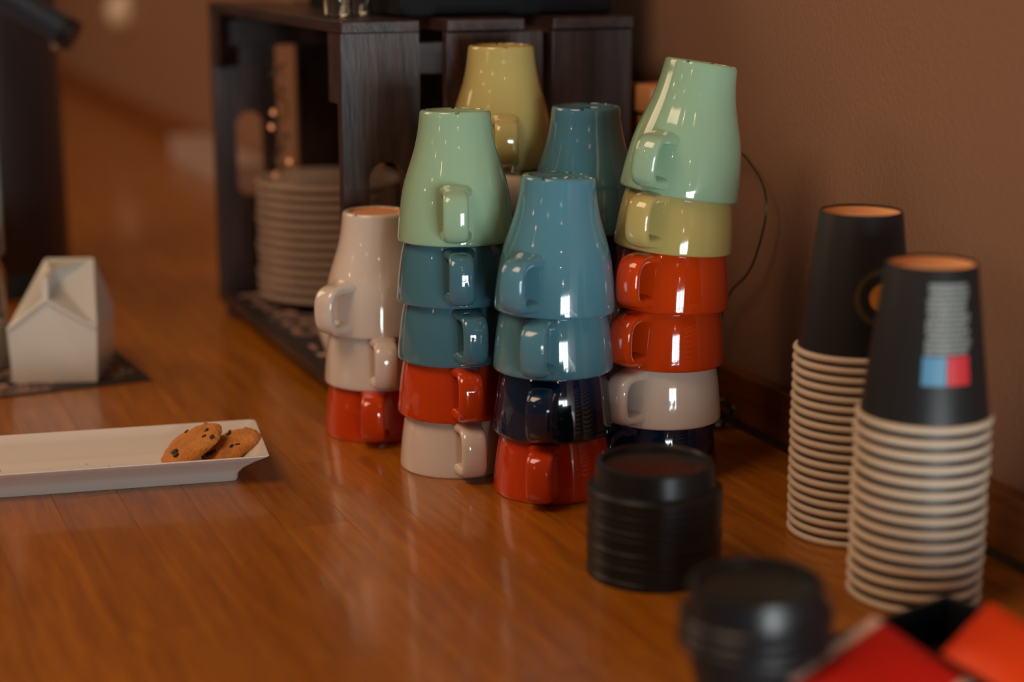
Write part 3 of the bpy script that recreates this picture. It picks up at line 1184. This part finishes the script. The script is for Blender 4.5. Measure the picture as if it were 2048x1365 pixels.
# the open spout: a triangular well from fin to rear
ia, ib, ic = V(px_, 0.050, 0.0925), V(-0.0150, dp - 0.0160, 0.0950), V(0.0205, dp - 0.0160, 0.0950)
bm.faces.new((na, nb, ia))
bm.faces.new((nb, rb, ic, ia))
bm.faces.new((rb, ra, ib, ic))
bm.faces.new((ra, na, ia, ib))
wa, wb, wc = V(px_, 0.054, 0.070), V(-0.012, dp - 0.020, 0.060), V(0.0175, dp - 0.020, 0.060)
bm.faces.new((ia, ic, wc, wa))
bm.faces.new((ic, ib, wb, wc))
bm.faces.new((ib, ia, wa, wb))
bm.faces.new((wa, wc, wb))
body = link('body', finish(bm, 0), M['carton_ware'], t)
bv = body.modifiers.new('soft_edges', 'BEVEL')
bv.width = 0.0014
bv.segments = 3
bv.limit_method = 'ANGLE'
bv.angle_limit = R(25)
# raised border that frames the gable triangle
bm = bmesh.new()
for (p0, p1) in (((-hw + 0.0012, -0.0006, ez), (px_ - 0.0008, 0.0020, 0.0735)), ((hw - 0.0012, -0.0006, ez), (px_ + 0.0008, 0.0020, 0.0735))):
    sweep([p0, p1], squircle(0.0016, 0.0016, 12, 0.8), bm=bm)
link('gable_border', finish(bm), M['carton_ware'], t)

# glass sugar shaker at the left edge
t = thing('glass_shaker', 'glass shaker with brown cap half full of white sugar, cut by the left edge', 'shaker', (-0.4860, 1.5480, 0.0018))
link('glass', lathe([(0.0, 0.0), (0.0270, 0.0), (0.0285, 0.002), (0.0285, 0.088), (0.0240, 0.100), (0.0225, 0.106), (0.0212, 0.106), (0.0226, 0.099), (0.0268, 0.087), (0.0268, 0.005), (0.0, 0.004)], n=48, closed=False), M['glass'], t)
link('sugar', lathe([(0.0, 0.0045), (0.0262, 0.0055), (0.0262, 0.0440), (0.0, 0.0460)], n=32, closed=False), M['sugar'], t)
link('cap', lathe([(0.0, 0.1065), (0.0250, 0.1065), (0.0258, 0.108), (0.0258, 0.122), (0.0240, 0.126), (0.0, 0.127)], n=48, closed=False), M['cap_brown'], t)

# ------------------------------------------------------------------ coffee dispenser (airpot)
t = thing('coffee_dispenser', 'tall dark brown steel coffee dispenser with a black pump lever, cut by the left edge', 'coffee dispenser', (-0.592, 1.930, 0))
link('base', lathe([(0.0, 0.0), (0.094, 0.0), (0.097, 0.003), (0.097, 0.022), (0.094, 0.026), (0.0, 0.026)], n=64, closed=False), M['black_gloss'], t)
link('body', lathe([(0.0, 0.0262), (0.0935, 0.0262), (0.0945, 0.030), (0.0945, 0.330), (0.092, 0.345), (0.080, 0.352), (0.0, 0.352)], n=96, closed=False), M['steel_dark'], t)
link('top', lathe([(0.0, 0.3525), (0.078, 0.3525), (0.086, 0.357), (0.088, 0.385), (0.080, 0.402), (0.050, 0.412), (0.0, 0.414)], n=64, closed=False), M['black_gloss'], t)
link('highlight_rod', lathe([(0.0, 0.0), (0.0065, 0.0), (0.0070, 0.001), (0.0070, 0.270), (0.0065, 0.271), (0.0, 0.271)], n=20, closed=False), pmat('highlight_rod_pale', (0.62, 0.78, 0.72), rough=0.2), t).location = (0.0430, -0.0930, 0.055)  # added pale rod: its colour stands in for a bright streak on the body
# lever
P0 = Vector((-0.580, 1.780, 0.372)) - Vector((-0.592, 1.930, 0))
P1 = Vector((-0.4400, 1.774, 0.2870)) - Vector((-0.592, 1.930, 0))
dr = (P1 - P0).normalized()
lv = link('lever', sweep([P0, P1 - dr * 0.012, P1 - dr * 0.0025, P1], circ(0.0155, 28)), M['black_gloss'], t)
link('lever_cap', sweep([P1 - dr * 0.010, P1 + dr * 0.0012, P1 + dr * 0.0022], circ(0.0162, 28)), M['lid'], lv)
link('lever_arm', sweep([P0 + Vector((0.01, 0.0, 0.0)), P0 + Vector((0.005, 0.06, 0.005)), P0 + Vector((0.0, 0.105, 0.008))], squircle(0.012, 0.010, 16, 0.7)), M['black_gloss'], t)
q = P1 - dr * 0.020 + Vector((0, 0, -0.0185))
pin = link('hinge_pin', lathe([(0.0, -0.006), (0.004, -0.005), (0.0062, 0.0), (0.005, 0.005), (0.0, 0.007)], n=20, closed=False), M['chrome'], t)
pin.location = q

# ------------------------------------------------------------------ black tray with red packets, in front at right
tb = thing('black_tray', 'small black square open tray holding red packets at the bottom right corner', 'tray', (0.2300, 0.8270, 0.0), (0, 0, R(38)))
s_ = 0.060
bm = bmesh.new()
box_bm(bm, (-s_, -s_, 0.0), (s_, s_, 0.003), 0.001)
link('floor_panel', finish(bm), M['lid'], tb)
for k in range(4):
    me = box_me((-s_, s_ - 0.003, 0.0032), (s_ - 0.0032, s_, 0.030), 0.0008)
    sd = link('side_panel', me, M['lid'], tb)
    sd.rotation_euler = (0, 0, k * math.pi / 2)


def packet(label, loc, rot, w_, h_, mat, ends=True):
    t = thing('sugar_packet', label, 'packet', loc, rot, 'red paper packets in the black tray')
    bm = bmesh.new()
    nx, ny = 14, 10
    for side in (1, -1):
        grid = []
        for i in range(nx + 1):
            row = []
            for j in range(ny + 1):
                u, v = i / nx * 2 - 1, j / ny * 2 - 1
                puff = 0.0050 * (1 - abs(u) ** 2.5) * (1 - v ** 4) + 0.0006 * noise.noise(Vector((u * 3, v * 3, side * 5)))
                row.append(bm.verts.new((u * w_ / 2, v * h_ / 2, side * (puff * (1 if abs(u) < 0.999 and abs(v) < 0.999 else 0) + 0.0002))))
            grid.append(row)
        for i in range(nx):
            for j in range(ny):
                bm.faces.new((grid[i][j], grid[i + 1][j], grid[i + 1][j + 1], grid[i][j + 1]))
    bmesh.ops.remove_doubles(bm, verts=bm.verts, dist=0.0005)
    link('sleeve', finish(bm, 60), mat, t)
    if ends:
        for sx in (-1, 1):
            bm = bmesh.new()
            cols = []
            n = 12
            for j in range(n + 1):
                v = j / n * 2 - 1
                zz = 0.0005 * (1 if j % 2 else -1)
                cols.append([bm.verts.new((sx * (w_ / 2 - 0.0002), v * h_ / 2, zz + 0.0004)), bm.verts.new((sx * (w_ / 2 + 0.0050), v * h_ / 2, zz + 0.0004)),
                             bm.verts.new((sx * (w_ / 2 + 0.0050), v * h_ / 2, zz - 0.0004)), bm.verts.new((sx * (w_ / 2 - 0.0002), v * h_ / 2, zz - 0.0004))])
            for c0, c1 in zip(cols, cols[1:]):
                for k in range(4):
                    bm.faces.new((c0[k], c0[(k + 1) % 4], c1[(k + 1) % 4], c1[k]))
            bm.faces.new(cols[0])
            bm.faces.new(cols[-1])
            e_ = link('crimped_end', finish(bm, 20), M['pale_paper'], t)
    return t


packet('dark red paper packet with pale crimped ends leaning in the tray, the left one', (0.1735, 0.7680, 0.0420),
       (Matrix.Rotation(R(22), 3, 'X') @ Matrix.Rotation(R(-50), 3, 'Z')).to_euler(), 0.050, 0.064, M['red_paper'])
packet('bright orange-red paper packet at the right edge of the photograph', (0.2420, 0.7990, 0.0440),
       (Matrix.Rotation(R(26), 3, 'X') @ Matrix.Rotation(R(-42), 3, 'Z')).to_euler(), 0.046, 0.046, M['orange_paper'], ends=False)
